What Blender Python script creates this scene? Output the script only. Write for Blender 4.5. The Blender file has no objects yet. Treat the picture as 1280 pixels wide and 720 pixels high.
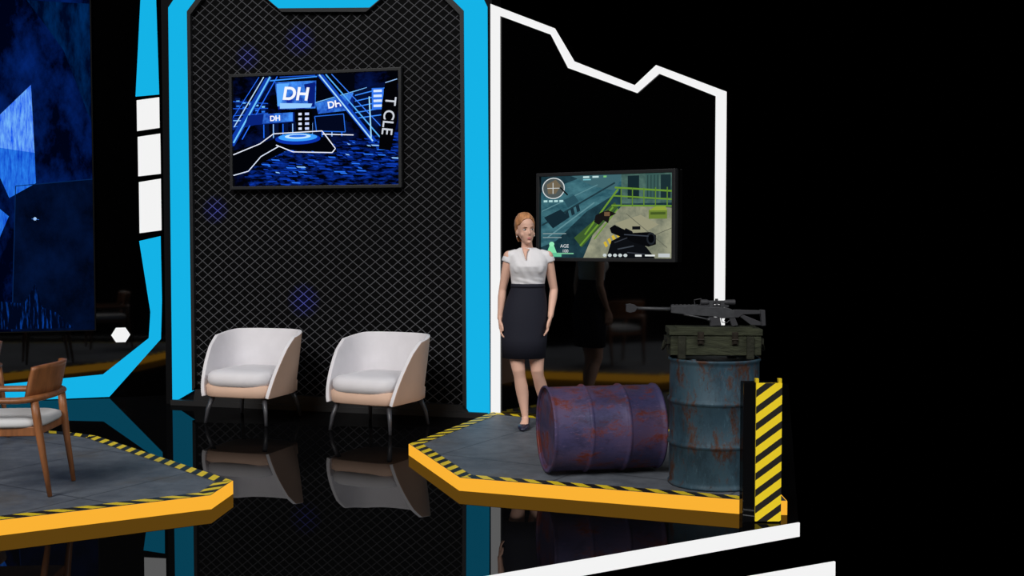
import bpy, bmesh, math, random, itertools
from mathutils import Vector, Matrix
random.seed(4)
scene = bpy.context.scene
COL = scene.collection
try:
    scene.view_settings.view_transform = 'Standard'
    scene.view_settings.look = 'None'
except Exception:
    pass

# ------------------------------------------------------------------ helpers
def lin(c):
    c = c/255.0
    return c/12.92 if c <= 0.04045 else ((c+0.055)/1.055)**2.4
def rgb(r, g, b):
    return (lin(r), lin(g), lin(b), 1.0)

def new_mat(name):
    m = bpy.data.materials.new(name); m.use_nodes = True
    nt = m.node_tree
    for n in list(nt.nodes): nt.nodes.remove(n)
    out = nt.nodes.new('ShaderNodeOutputMaterial')
    return m, nt, out
def pmat(name, col, rough=0.5, metal=0.0, spec=0.5, var=0.0, scale=8.0, bump=0.0, bscale=60.0, stretch=(1,1,1)):
    m, nt, out = new_mat(name)
    b = nt.nodes.new('ShaderNodeBsdfPrincipled')
    b.inputs['Roughness'].default_value = rough
    b.inputs['Metallic'].default_value = metal
    b.inputs['Specular IOR Level'].default_value = spec
    b.inputs['Base Color'].default_value = col
    tc = nt.nodes.new('ShaderNodeTexCoord'); mp = nt.nodes.new('ShaderNodeMapping')
    mp.inputs['Scale'].default_value = stretch
    nt.links.new(tc.outputs['Object'], mp.inputs['Vector'])
    if var > 0:
        n = nt.nodes.new('ShaderNodeTexNoise'); n.inputs['Scale'].default_value = scale
        n.inputs['Detail'].default_value = 6
        r = nt.nodes.new('ShaderNodeValToRGB')
        r.color_ramp.elements[0].position = 0.3; r.color_ramp.elements[1].position = 0.7
        r.color_ramp.elements[0].color = (col[0]*(1-var), col[1]*(1-var), col[2]*(1-var), 1)
        r.color_ramp.elements[1].color = (min(1, col[0]*(1+var)), min(1, col[1]*(1+var)), min(1, col[2]*(1+var)), 1)
        nt.links.new(mp.outputs[0], n.inputs['Vector'])
        nt.links.new(n.outputs['Fac'], r.inputs[0]); nt.links.new(r.outputs[0], b.inputs['Base Color'])
    if bump > 0:
        n2 = nt.nodes.new('ShaderNodeTexNoise'); n2.inputs['Scale'].default_value = bscale
        bp = nt.nodes.new('ShaderNodeBump'); bp.inputs['Strength'].default_value = bump
        bp.inputs['Distance'].default_value = 0.01
        nt.links.new(mp.outputs[0], n2.inputs['Vector'])
        nt.links.new(n2.outputs['Fac'], bp.inputs['Height']); nt.links.new(bp.outputs[0], b.inputs['Normal'])
    nt.links.new(b.outputs[0], out.inputs[0])
    return m
def emat(name, col, s=1.0):
    m, nt, out = new_mat(name)
    e = nt.nodes.new('ShaderNodeEmission'); e.inputs[0].default_value = col; e.inputs[1].default_value = s
    nt.links.new(e.outputs[0], out.inputs[0]); return m
def mirror_mat(name, refl, rough=0.0, diff=0.003):
    m, nt, out = new_mat(name)
    g = nt.nodes.new('ShaderNodeBsdfGlossy'); g.inputs['Color'].default_value = (*refl, 1); g.inputs['Roughness'].default_value = rough
    d = nt.nodes.new('ShaderNodeBsdfDiffuse'); d.inputs['Color'].default_value = (diff, diff, diff*1.1, 1)
    a = nt.nodes.new('ShaderNodeAddShader')
    nt.links.new(g.outputs[0], a.inputs[0]); nt.links.new(d.outputs[0], a.inputs[1]); nt.links.new(a.outputs[0], out.inputs[0])
    return m
def M(nt, op, a, b=None):
    n = nt.nodes.new('ShaderNodeMath'); n.operation = op
    for i, v in enumerate((a, b)):
        if v is None: continue
        if isinstance(v, (int, float)): n.inputs[i].default_value = v
        else: nt.links.new(v, n.inputs[i])
    return n.outputs[0]
def mixc(nt, f, a, b):
    n = nt.nodes.new('ShaderNodeMix'); n.data_type = 'RGBA'
    for key, v in ((0, f), (6, a), (7, b)):
        if isinstance(v, (int, float)): n.inputs[key].default_value = v
        elif isinstance(v, tuple): n.inputs[key].default_value = v
        else: nt.links.new(v, n.inputs[key])
    return n.outputs[2]
def noise(nt, vec, scale, detail=5, rough=0.6):
    n = nt.nodes.new('ShaderNodeTexNoise'); n.inputs['Scale'].default_value = scale
    n.inputs['Detail'].default_value = detail; n.inputs['Roughness'].default_value = rough
    if vec is not None: nt.links.new(vec, n.inputs['Vector'])
    return n.outputs['Fac']
def ramp(nt, f, p0, p1, c0=(0, 0, 0, 1), c1=(1, 1, 1, 1)):
    r = nt.nodes.new('ShaderNodeValToRGB')
    r.color_ramp.elements[0].position = p0; r.color_ramp.elements[1].position = p1
    r.color_ramp.elements[0].color = c0; r.color_ramp.elements[1].color = c1
    nt.links.new(f, r.inputs[0]); return r.outputs[0]
def coords(nt, kind='Object', scale=(1, 1, 1), rot=(0, 0, 0)):
    tc = nt.nodes.new('ShaderNodeTexCoord'); mp = nt.nodes.new('ShaderNodeMapping')
    mp.inputs['Scale'].default_value = scale; mp.inputs['Rotation'].default_value = rot
    nt.links.new(tc.outputs[kind], mp.inputs[0]); return mp.outputs[0]

def obj(name, verts, faces, mats, idx=None, parent=None, smooth=False, mw=None, uvs=None):
    me = bpy.data.meshes.new(name)
    me.from_pydata([tuple(v) for v in verts], [], faces)
    if not isinstance(mats, (list, tuple)): mats = [mats]
    for m in mats: me.materials.append(m)
    if idx:
        for p, i in zip(me.polygons, idx): p.material_index = i
    if uvs:
        l = me.uv_layers.new(name='UVMap')
        for i, uv in enumerate(uvs): l.data[i].uv = uv
    me.update()
    bm = bmesh.new(); bm.from_mesh(me)
    if not uvs: bmesh.ops.recalc_face_normals(bm, faces=bm.faces)
    bm.to_mesh(me); bm.free()
    if smooth:
        for p in me.polygons: p.use_smooth = True
    o = bpy.data.objects.new(name, me); COL.objects.link(o)
    if parent: o.parent = parent
    if mw is not None: o.matrix_world = mw
    return o
def empty(name, mw, label, cat, group=None):
    o = bpy.data.objects.new(name, None); COL.objects.link(o); o.matrix_world = mw
    o.empty_display_size = 0.1
    o['label'] = label; o['category'] = cat
    if group: o['group'] = group
    return o
def T(x, y, z, rz=0, s=1.0):
    return Matrix.Translation((x, y, z)) @ Matrix.Rotation(math.radians(rz), 4, 'Z') @ Matrix.Scale(s, 4)

class G:
    """geometry accumulator"""
    def __init__(s): s.v = []; s.f = []; s.i = []
    def add(s, v, f, mi=0):
        b = len(s.v); s.v += [tuple(p) for p in v]; s.f += [tuple(k+b for k in q) for q in f]; s.i += [mi]*len(f)
        return s
    def box(s, x0, x1, y0, y1, z0, z1, mi=0, mtx=None):
        v = [(x, y, z) for x in (x0, x1) for y in (y0, y1) for z in (z0, z1)]
        if mtx is not None: v = [mtx @ Vector(p) for p in v]
        f = [(0, 1, 3, 2), (4, 6, 7, 5), (0, 4, 5, 1), (2, 3, 7, 6), (0, 2, 6, 4), (1, 5, 7, 3)]
        return s.add(v, f, mi)
    def prism(s, poly, y0, y1, mi=0, axis='y'):
        n = len(poly)
        if axis == 'y': v = [(a, y0, b) for a, b in poly]+[(a, y1, b) for a, b in poly]
        else: v = [(a, b, y0) for a, b in poly]+[(a, b, y1) for a, b in poly]
        f = [tuple(range(n)), tuple(range(2*n-1, n-1, -1))]+[(i, (i+1) % n, n+(i+1) % n, n+i) for i in range(n)]
        return s.add(v, f, mi)
    def strip(s, outer, inner, y0, y1, closed=False, mi=0):
        n = len(outer); k = n if closed else n-1
        v = [(a, y0, b) for a, b in outer]+[(a, y0, b) for a, b in inner]+[(a, y1, b) for a, b in outer]+[(a, y1, b) for a, b in inner]
        f = []
        for i in range(k):
            j = (i+1) % n
            f += [(i, j, n+j, n+i), (2*n+i, 3*n+i, 3*n+j, 2*n+j), (i, 2*n+i, 2*n+j, j), (n+i, n+j, 3*n+j, 3*n+i)]
        if not closed:
            f += [(0, n, 3*n, 2*n), (n-1, 3*n-1, 4*n-1, 2*n-1)]
        return s.add(v, f, mi)
    def tube(s, pts, rad, seg=14, mi=0, caps=True, ref=None):
        pts = [Vector(p) for p in pts]; n = len(pts); v = []; f = []
        for k, p in enumerate(pts):
            t = (pts[min(k+1, n-1)]-pts[max(k-1, 0)]).normalized()
            rf = Vector(ref) if ref else (Vector((0, 1, 0)) if abs(t.y) < 0.8 else Vector((0, 0, 1)))
            a = rf.cross(t).normalized(); b = t.cross(a).normalized()
            r = rad[k] if isinstance(rad, list) else rad
            ra, rb = (r if isinstance(r, (list, tuple)) else (r, r))
            for q in range(seg):
                th = 2*math.pi*q/seg
                v.append(p+a*ra*math.cos(th)+b*rb*math.sin(th))
        for k in range(n-1):
            for q in range(seg):
                q2 = (q+1) % seg
                f.append((k*seg+q, k*seg+q2, (k+1)*seg+q2, (k+1)*seg+q))
        if caps:
            f.append(tuple(range(seg-1, -1, -1))); f.append(tuple((n-1)*seg+q for q in range(seg)))
        return s.add(v, f, mi)
    def loft(s, secs, seg=28, mi=0, caps=True, pw=1.0):
        """secs: (z,cx,cy,rx,ry)"""
        v = []; f = []; n = len(secs)
        for z, cx, cy, rx, ry in secs:
            for q in range(seg):
                th = 2*math.pi*q/seg; c, d = math.cos(th), math.sin(th)
                v.append((cx+rx*math.copysign(abs(c)**pw, c), cy+ry*math.copysign(abs(d)**pw, d), z))
        for k in range(n-1):
            for q in range(seg):
                q2 = (q+1) % seg
                f.append((k*seg+q, k*seg+q2, (k+1)*seg+q2, (k+1)*seg+q))
        if caps:
            f.append(tuple(range(seg-1, -1, -1))); f.append(tuple((n-1)*seg+q for q in range(seg)))
        return s.add(v, f, mi)
    def ball(s, c, r, mi=0, seg=20, rings=12, mtx=None):
        v = []; f = []
        for k in range(1, rings):
            ph = math.pi*k/rings
            for q in range(seg):
                th = 2*math.pi*q/seg
                v.append(Vector((c[0]+r[0]*math.sin(ph)*math.cos(th), c[1]+r[1]*math.sin(ph)*math.sin(th), c[2]+r[2]*math.cos(ph))))
        top = len(v); v.append(Vector((c[0], c[1], c[2]+r[2]))); v.append(Vector((c[0], c[1], c[2]-r[2])))
        for k in range(rings-2):
            for q in range(seg):
                q2 = (q+1) % seg
                f.append((k*seg+q, k*seg+q2, (k+1)*seg+q2, (k+1)*seg+q))
        for q in range(seg):
            q2 = (q+1) % seg
            f.append((top, q2, q)); f.append((top+1, (rings-2)*seg+q, (rings-2)*seg+q2))
        if mtx is not None: v = [mtx @ p for p in v]
        return s.add(v, f, mi)
    def xf(s, mtx):
        s.v = [tuple(mtx @ Vector(p)) for p in s.v]; return s
    def obj(s, name, mats, parent=None, smooth=False, mw=None, bevel=0, sub=0, weld=False):
        o = obj(name, s.v, s.f, mats, s.i, parent, smooth, mw)
        if bevel:
            b = o.modifiers.new('b', 'BEVEL'); b.width = bevel; b.segments = 3; b.limit_method = 'ANGLE'; b.angle_limit = math.radians(35)
        if sub:
            q = o.modifiers.new('s', 'SUBSURF'); q.levels = sub; q.render_levels = sub
        return o
def bake(o):
    dg = bpy.context.evaluated_depsgraph_get(); dg.update()
    me = bpy.data.meshes.new_from_object(o.evaluated_get(dg))
    o.modifiers.clear(); o.data = me
    for p in me.polygons: p.use_smooth = True
def remesh(o, vox, it=6, fac=0.5):
    r = o.modifiers.new('r', 'REMESH'); r.mode = 'VOXEL'; r.voxel_size = vox; r.use_smooth_shade = True
    s = o.modifiers.new('s', 'SMOOTH'); s.iterations = it; s.factor = fac
    bake(o)

# ------------------------------------------------------------------ materials
m_floor = mirror_mat('black_mirror_floor', (0.105, 0.105, 0.105), diff=0.002)
m_tier = mirror_mat('matte_black', (0.0, 0.0, 0.0), 0.5, 0.0)
m_wallmir = mirror_mat('black_gloss_panel', (0.075, 0.075, 0.075), rough=0.05, diff=0.0005)
m_wallmir2 = mirror_mat('black_gloss_panel_left', (0.075, 0.075, 0.075), rough=0.04, diff=0.0005)
m_black = pmat('black_frame', rgb(8, 8, 9), 0.6, spec=0.1)
m_black2 = pmat('black_frame_soft', rgb(26, 27, 29), 0.45)
m_blue = emat('cyan_light_panel', rgb(20, 178, 230))
m_white = emat('white_light_panel', rgb(243, 243, 243))
m_orange = emat('orange_light_fascia', rgb(250, 178, 52))
m_gun = pmat('gunmetal', rgb(60, 61, 64), 0.5, metal=0.1, var=0.2, scale=40)
m_gun2 = pmat('gun_polymer', rgb(44, 44, 48), 0.6)

# concrete
m_conc, nt, out = new_mat('scuffed_concrete')
b = nt.nodes.new('ShaderNodeBsdfPrincipled'); v = coords(nt)
n1 = noise(nt, v, 1.3, 8, 0.65); n2 = noise(nt, v, 9, 6, 0.7)
c = ramp(nt, n1, 0.32, 0.68, rgb(70, 75, 84), rgb(110, 116, 124))
c2 = ramp(nt, n2, 0.35, 0.7, rgb(68, 72, 79), rgb(118, 123, 129))
cc = mixc(nt, 0.45, c, c2)
sx = nt.nodes.new('ShaderNodeSeparateXYZ'); nt.links.new(coords(nt, rot=(0, 0, math.radians(30))), sx.inputs[0])
def groove(val, per, w):
    fr = M(nt, 'FRACT', M(nt, 'DIVIDE', val, per)); return M(nt, 'LESS_THAN', fr, w)
gr = M(nt, 'MAXIMUM', groove(sx.outputs[0], 1.1, 0.014), groove(sx.outputs[1], 1.1, 0.014))
cc = mixc(nt, M(nt, 'MULTIPLY', gr, 0.6), cc, rgb(36, 38, 42))
bl = ramp(nt, noise(nt, v, 2.2, 5, 0.6), 0.58, 0.70)
cc = mixc(nt, M(nt, 'MULTIPLY', bl, 0.45), cc, rgb(84, 74, 58))
nt.links.new(cc, b.inputs['Base Color']); b.inputs['Roughness'].default_value = 0.55
b.inputs['Specular IOR Level'].default_value = 0.3
nt.links.new(b.outputs[0], out.inputs[0])

# hazard stripes (uv metres)
def hazard(name, per, slope, lw=0.5, emit=0.0):
    m, nt, out = new_mat(name)
    uv = nt.nodes.new('ShaderNodeTexCoord'); s = nt.nodes.new('ShaderNodeSeparateXYZ'); nt.links.new(uv.outputs['UV'], s.inputs[0])
    a = M(nt, 'ADD', s.outputs[0], M(nt, 'MULTIPLY', s.outputs[1], slope))
    fr = M(nt, 'FRACT', M(nt, 'DIVIDE', a, per))
    k = M(nt, 'LESS_THAN', fr, lw)
    col = mixc(nt, k, rgb(24, 22, 18), rgb(235, 205, 30))
    b = nt.nodes.new('ShaderNodeBsdfPrincipled'); b.inputs['Roughness'].default_value = 0.5
    nt.links.new(col, b.inputs['Base Color'])
    if emit: nt.links.new(col, b.inputs['Emission Color']); b.inputs['Emission Strength'].default_value = emit
    nt.links.new(b.outputs[0], out.inputs[0]); return m
m_haz = hazard('hazard_tape', 0.16, 1.0)
m_hazp = hazard('hazard_post', 0.095, 0.75, 0.55, 0.2)

# wire mesh wall
m_mesh, nt, out = new_mat('black_chain_link_panel')
v = coords(nt); s = nt.nodes.new('ShaderNodeSeparateXYZ'); nt.links.new(v, s.inputs[0])
a = M(nt, 'DIVIDE', s.outputs[0], 0.112); z = M(nt, 'DIVIDE', s.outputs[2], 0.088)
def lines(val, w):
    fr = M(nt, 'FRACT', val); d = M(nt, 'ABSOLUTE', M(nt, 'SUBTRACT', fr, 0.5)); return M(nt, 'GREATER_THAN', d, 0.5-w)
l = M(nt, 'MAXIMUM', lines(M(nt, 'ADD', a, z), 0.052), lines(M(nt, 'SUBTRACT', a, z), 0.052))
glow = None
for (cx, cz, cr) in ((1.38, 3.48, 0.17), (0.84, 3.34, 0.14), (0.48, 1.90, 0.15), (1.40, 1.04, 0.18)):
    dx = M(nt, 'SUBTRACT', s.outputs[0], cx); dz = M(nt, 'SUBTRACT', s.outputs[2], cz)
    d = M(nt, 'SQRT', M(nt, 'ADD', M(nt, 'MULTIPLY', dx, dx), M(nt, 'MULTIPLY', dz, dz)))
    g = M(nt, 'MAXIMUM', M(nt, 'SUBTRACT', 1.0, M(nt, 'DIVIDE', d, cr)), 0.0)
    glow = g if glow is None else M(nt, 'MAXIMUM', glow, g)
big = ramp(nt, noise(nt, v, 0.7, 2), 0.3, 0.75, (0.55, 0.55, 0.55, 1), (1, 1, 1, 1))
b = nt.nodes.new('ShaderNodeBsdfPrincipled'); b.inputs['Roughness'].default_value = 0.6; b.inputs['Specular IOR Level'].default_value = 0.06
mm = nt.nodes.new('ShaderNodeMix'); mm.data_type = 'RGBA'; mm.blend_type = 'MULTIPLY'; mm.inputs[0].default_value = 1
mm.inputs[6].default_value = rgb(86, 86, 90); nt.links.new(big, mm.inputs[7])
nt.links.new(mixc(nt, l, rgb(4, 4, 5), mm.outputs[2]), b.inputs['Base Color'])
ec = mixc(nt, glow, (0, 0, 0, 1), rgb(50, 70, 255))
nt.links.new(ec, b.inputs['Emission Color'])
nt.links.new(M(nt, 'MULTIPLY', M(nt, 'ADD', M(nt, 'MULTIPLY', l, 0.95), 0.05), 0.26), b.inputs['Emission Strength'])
nt.links.new(b.outputs[0], out.inputs[0])

def rusty(name, paint, paint2, rust, lo, hi, stretch=(1, 1, 1), scr=0.3):
    m, nt, out = new_mat(name); v = coords(nt, scale=stretch)
    b = nt.nodes.new('ShaderNodeBsdfPrincipled')
    base = mixc(nt, ramp(nt, noise(nt, v, 3, 5), 0.35, 0.65), paint, paint2)
    r = ramp(nt, noise(nt, v, 5.5, 10, 0.8), lo, hi)
    rc = mixc(nt, noise(nt, v, 22, 4), rust, (rust[0]*0.4, rust[1]*0.35, rust[2]*0.35, 1))
    c = mixc(nt, r, base, rc)
    dk = ramp(nt, noise(nt, v, 4, 10, 0.8), 0.40, 0.50, (1, 1, 1, 1), (0, 0, 0, 1))
    c = mixc(nt, M(nt, 'MULTIPLY', dk, 0.5), c, (paint[0]*0.3, paint[1]*0.3, paint[2]*0.3, 1))
    sp = ramp(nt, noise(nt, coords(nt, scale=(1, 1, 0.25)), 42, 4, 0.75), 0.60, 0.68)
    c = mixc(nt, M(nt, 'MULTIPLY', sp, scr), c, (paint2[0]*2, paint2[1]*2, paint2[2]*2, 1))
    nt.links.new(c, b.inputs['Base Color']); b.inputs['Roughness'].default_value = 0.55; b.inputs['Metallic'].default_value = 0.1
    b.inputs['Specular IOR Level'].default_value = 0.3
    bp = nt.nodes.new('ShaderNodeBump'); bp.inputs['Strength'].default_value = 0.4; bp.inputs['Distance'].default_value = 0.004
    nt.links.new(r, bp.inputs['Height']); nt.links.new(bp.outputs[0], b.inputs['Normal'])
    nt.links.new(b.outputs[0], out.inputs[0]); return m
m_teal = rusty('rusty_teal_paint', rgb(42, 66, 80), rgb(62, 86, 98), rgb(92, 58, 38), 0.50, 0.58, (1, 1, 0.5))
m_purp = rusty('rusty_violet_paint', rgb(62, 60, 98), rgb(90, 70, 98), rgb(130, 60, 48), 0.50, 0.59, (1, 1, 0.6))

# ------------------------------------------------------------------ camera
cam = bpy.data.cameras.new('camera'); co = bpy.data.objects.new('camera', cam); COL.objects.link(co)
cam.sensor_width = 36; cam.lens = 36*1400/1280; cam.clip_end = 200
co.location = (0, 0, 1.61); co.rotation_euler = (math.pi/2-math.atan(60/1400), 0, 0)
scene.camera = co
w = bpy.data.worlds.new('World'); scene.world = w; w.use_nodes = True
w.node_tree.nodes['Background'].inputs[0].default_value = (0, 0, 0, 1)
w.node_tree.nodes['Background'].inputs[1].default_value = 0

def sun(name, d, e, ang, col=(1, 1, 1)):
    L = bpy.data.lights.new(name, 'SUN'); L.energy = e; L.angle = math.radians(ang); L.color = col
    o = bpy.data.objects.new(name, L); COL.objects.link(o); o.location = (0, 0, 6)
    o.rotation_euler = Vector(d).to_track_quat('-Z', 'Y').to_euler()
sun('key_light', (0.36, 0.76, -0.68), 2.35, 28, (1, 0.98, 0.96))
sun('fill_light', (-0.65, 0.6, -0.52), 0.95, 30, (0.95, 0.97, 1))

# ------------------------------------------------------------------ room shell
g = G()
g.prism([(-8, 3.0), (-4.0, 3.05), (-0.107, 5.308), (1.634, 6.328), (3.1, 12.5), (-8, 13.5)][::-1], -0.08, 0.0, axis='z')
o = g.obj('floor', [m_floor]); o['kind'] = 'structure'
g = G(); g.prism([(-6, 1.86), (1.695, 5.83), (3.4, 12.5), (-8, 13.5), (-8, 0.9)][::-1], -0.16, -0.08, axis='z')
o = g.obj('floor_step', [m_tier]); o['kind'] = 'structure'
def riser(name, a, b, z0, z1):
    a = Vector((*a, 0)); b = Vector((*b, 0)); d = (b-a).normalized(); n = Vector((d.y, -d.x, 0))*0.012
    g = G()
    v = [(p.x, p.y, z) for z in (z0, z1) for p in (a, b, b+n, a+n)]
    g.add(v, [(0, 3, 2, 1), (4, 5, 6, 7), (0, 1, 5, 4), (1, 2, 6, 5), (2, 3, 7, 6), (3, 0, 4, 7)])
    o = g.obj(name, [m_white]); o['kind'] = 'structure'
riser('trim_1', (-4.0, 3.05), (1.634, 6.328), -0.079, 0.001)
riser('trim_2', (-6, 1.86), (1.695, 5.83), -0.159, -0.079)

MA = T(-3.317, 10.946, 0, -15.156)
MB = T(-0.178, 9.883, 0, -31.7)
MC = T(-4.147, 11.394, 0, 16.5)
# wall with mesh panel
g = G(); g.box(-0.09, 3.25, 0.0, 0.3, 0, 4.3)
o = g.obj('wall_back', [m_black], mw=MA); o['kind'] = 'structure'
outer = [(0.0, 0.02), (0.01, 3.85), (0.26, 4.16), (1.0, 4.16), (1.2, 4.16), (2.1, 4.16), (2.3, 4.16), (2.98, 4.16), (3.21, 3.69), (3.23, 0.03)]
inner = [(0.225, 0.145), (0.22, 3.80), (0.40, 4.00), (0.95, 3.97), (1.18, 3.778), (2.10, 3.735), (2.33, 3.90), (2.80, 3.86), (3.00, 3.66), (3.02, 0.055)]
g = G(); g.strip(outer, inner, -0.035, 0.0)
o = g.obj('trim_3', [m_blue], mw=MA); o['kind'] = 'structure'
inb = [(x, z) for x, z in inner]
def shrink(p, c=(1.61, 2.0), k=0.035):
    return (p[0]+(k if p[0] < c[0] else -k), p[1]+(k if p[1] < c[1] else -k))
g = G(); g.strip(inb, [shrink(p) for p in inb], -0.05, 0.0)
o = g.obj('trim_4', [m_black2], mw=MA); o['kind'] = 'structure'
g = G(); ip = [shrink(p, k=0.02) for p in inb]
g.prism(ip, -0.012, -0.002)
o = g.obj('wall_back_mesh_panel', [m_mesh], mw=MA); o['kind'] = 'structure'
g = G(); g.box(0.0, 3.22, -0.07, 0.0, 0.0, 0.05); g.prism([(0.24, 0.05), (3.04, 0.05), (3.0, 0.11), (0.26, 0.16)], -0.05, 0.0)
o = g.obj('baseboard_back', [m_black2], mw=MA); o['kind'] = 'structure'

# right wall (black gloss with white outline)
ow = [(0, 0.0), (0, 3.668), (0.637, 3.396), (0.825, 3.104), (1.389, 2.863), (1.577, 3.010), (2.167, 2.759), (2.167, 0)]
iw = [(0.089, 0), (0.089, 3.558), (0.606, 3.344), (0.773, 3.051), (1.405, 2.801), (1.598, 2.942), (2.084, 2.728), (2.084, 0)]
g = G(); g.prism(ow, 0.0, 0.12)
o = g.obj('wall_right', [m_wallmir], mw=MB); o['kind'] = 'structure'
g = G(); g.strip(ow, iw, -0.02, 0.0)
o = g.obj('trim_5', [m_white], mw=MB); o['kind'] = 'structure'

# left wall
g = G(); g.box(-3.2, 0.70, 0.0, 0.15, 0, 4.5)
o = g.obj('wall_left', [m_wallmir2], mw=MC); o['kind'] = 'structure'
def plate(name, poly, m, y0=-0.025, mw=MC):
    g = G(); g.prism(poly, y0, 0.0); o = g.obj(name, [m], mw=mw); o['kind'] = 'structure'; return o
plate('trim_6', [(0.41, 4.45), (0.53, 4.45), (0.555, 3.10), (0.325, 3.07)], m_blue)
plate('trim_7', [(0.335, 3.03), (0.555, 3.07), (0.555, 2.76), (0.335, 2.72)], m_white)
plate('trim_8', [(0.34, 2.66), (0.56, 2.70), (0.56, 2.29), (0.34, 2.26)], m_white)
plate('trim_9', [(0.345, 2.20), (0.56, 2.24), (0.56, 1.71), (0.345, 1.68)], m_white)
g = G(); g.strip([(0.55, 1.65), (0.555, 0.99), (0.54, 0.59), (0.03, 0.01), (-1.0, 0.005), (-3.1, 0.005)],
                 [(0.34, 1.60), (0.44, 0.87), (0.42, 0.60), (-0.03, 0.24), (-1.0, 0.17), (-3.1, 0.10)], -0.025, 0.0)
o = g.obj('trim_10', [m_blue], mw=MC); o['kind'] = 'structure'
hx = [(0.148+0.092*math.cos(math.radians(60*k)), 0.64+0.085*math.sin(math.radians(60*k))) for k in range(6)]
plate('trim_11', hx, m_white, -0.03)

# ------------------------------------------------------------------ screens
_em = {}
def E(r, g_, b_):
    k = (r, g_, b_)
    if k not in _em: _em[k] = emat('screen_colour_%d_%d_%d' % k, rgb(*k))
    return _em[k]
def text_geo(body, bold=0.0):
    c = bpy.data.curves.new('t', 'FONT'); c.body = body; c.size = 1.0; c.offset = bold; c.align_x = 'CENTER'; c.align_y = 'CENTER'
    o = bpy.data.objects.new('t', c); COL.objects.link(o)
    dg = bpy.context.evaluated_depsgraph_get(); dg.update()
    me = bpy.data.meshes.new_from_object(o.evaluated_get(dg))
    v = [tuple(p.co) for p in me.vertices]; f = [tuple(p.vertices) for p in me.polygons]
    bpy.data.objects.remove(o); bpy.data.curves.remove(c); bpy.data.meshes.remove(me)
    return v, f
class Art:
    """flat artwork on a display, artboard units (x right, y down), converted to panel metres"""
    def __init__(s, w, h, W, H): s.sx = W/w; s.sy = H/h; s.W = W; s.H = H; s.g = G(); s.mats = []; s.k = 0; s.h = h; s.w = w
    def mi(s, m):
        if not isinstance(m, bpy.types.Material): m = E(*m)
        if m not in s.mats: s.mats.append(m)
        return s.mats.index(m)
    def pt(s, x, y): return (x*s.sx, -s.k*0.00012, s.H-y*s.sy)
    def poly(s, pts, m):
        s.k += 1; pts = [(min(max(x, 0), s.w), min(max(y, 0), s.h)) for x, y in pts]
        s.g.add([s.pt(*p) for p in pts], [tuple(range(len(pts)))], s.mi(m))
    def rect(s, x0, y0, x1, y1, m): s.poly([(x0, y0), (x1, y0), (x1, y1), (x0, y1)], m)
    def line(s, a, b, w, m):
        d = Vector((b[0]-a[0], b[1]-a[1])).normalized()*w/2; n = (-d.y, d.x)
        s.poly([(a[0]+n[0], a[1]+n[1]), (b[0]+n[0], b[1]+n[1]), (b[0]-n[0], b[1]-n[1]), (a[0]-n[0], a[1]-n[1])], m)
    def path(s, pts, w, m):
        for a, b in zip(pts, pts[1:]): s.line(a, b, w, m)
    def disc(s, x, y, rx, ry, m, n=28): s.poly([(x+rx*math.cos(2*math.pi*i/n), y+ry*math.sin(2*math.pi*i/n)) for i in range(n)], m)
    def text(s, body, x, y, size, m, rot=0, sxx=1.0, skew=0.0, bold=0.0):
        s.k += 1; v, f = text_geo(body, bold); c, d = math.cos(math.radians(rot)), math.sin(math.radians(rot))
        P = []
        for a, b_, _ in v:
            a, b_ = a*size*sxx, b_*size; a += b_*skew
            P.append(s.pt(min(x+a*c+b_*d, s.w), y-(b_*c-a*d)))
        s.g.add(P, f, s.mi(m))
def emit_noise(name, c0, c1, scale, stretch, lo, hi, rot=(0, 0, 0), s=1.0, c2=None):
    m, nt, out = new_mat(name); v = coords(nt, scale=stretch, rot=rot)
    c = ramp(nt, noise(nt, v, scale, 6, 0.65), lo, hi, c0, c1)
    e = nt.nodes.new('ShaderNodeEmission'); nt.links.new(c, e.inputs[0]); e.inputs[1].default_value = s
    nt.links.new(e.outputs[0], out.inputs[0]); return m

def tv(name, mw, W, H, art, label, bez=0.03, dep=0.07):
    r = empty(name, mw, label, 'television')
    g = G(); g.strip([(-bez, -bez), (-bez, H+bez), (W+bez, H+bez), (W+bez, -bez)], [(0, 0), (0, H), (W, H), (W, 0)], -dep, -0.005, closed=True)
    g.obj('bezel', [m_black2], parent=r, bevel=0.004)
    g = G(); g.box(-bez, W+bez, -dep+0.040, -0.001, -bez, H+bez)
    g.obj('back_housing', [m_black], parent=r)
    o = art.g.obj('screen', art.mats, parent=r)
    o.location = (0, -dep+0.036, 0); o['label'] = 'glowing display picture'
    return r

# big stage picture
m_streak = emit_noise('stage_floor_picture', rgb(1, 3, 12), rgb(14, 62, 190), 8, (1.0, 1, 4.0), 0.46, 0.74, rot=(0, 0.25, 0))
m_haze = emit_noise('stage_haze_picture', rgb(1, 2, 8), rgb(8, 30, 96), 4, (1, 1, 1.5), 0.46, 0.82)
m_pan = emit_noise('stage_panel_picture', rgb(10, 44, 160), rgb(70, 150, 255), 9, (1, 1, 1), 0.38, 0.66)
W, H = 1.68, 1.03
a = Art(203, 137, W, H)
a.rect(0, 0, 203, 137, m_haze)
a.rect(60, 0, 150, 60, (2, 4, 14))
a.poly([(0, 100), (40, 88), (60, 92), (110, 92), (203, 70), (203, 137), (20, 137)], m_streak)
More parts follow.
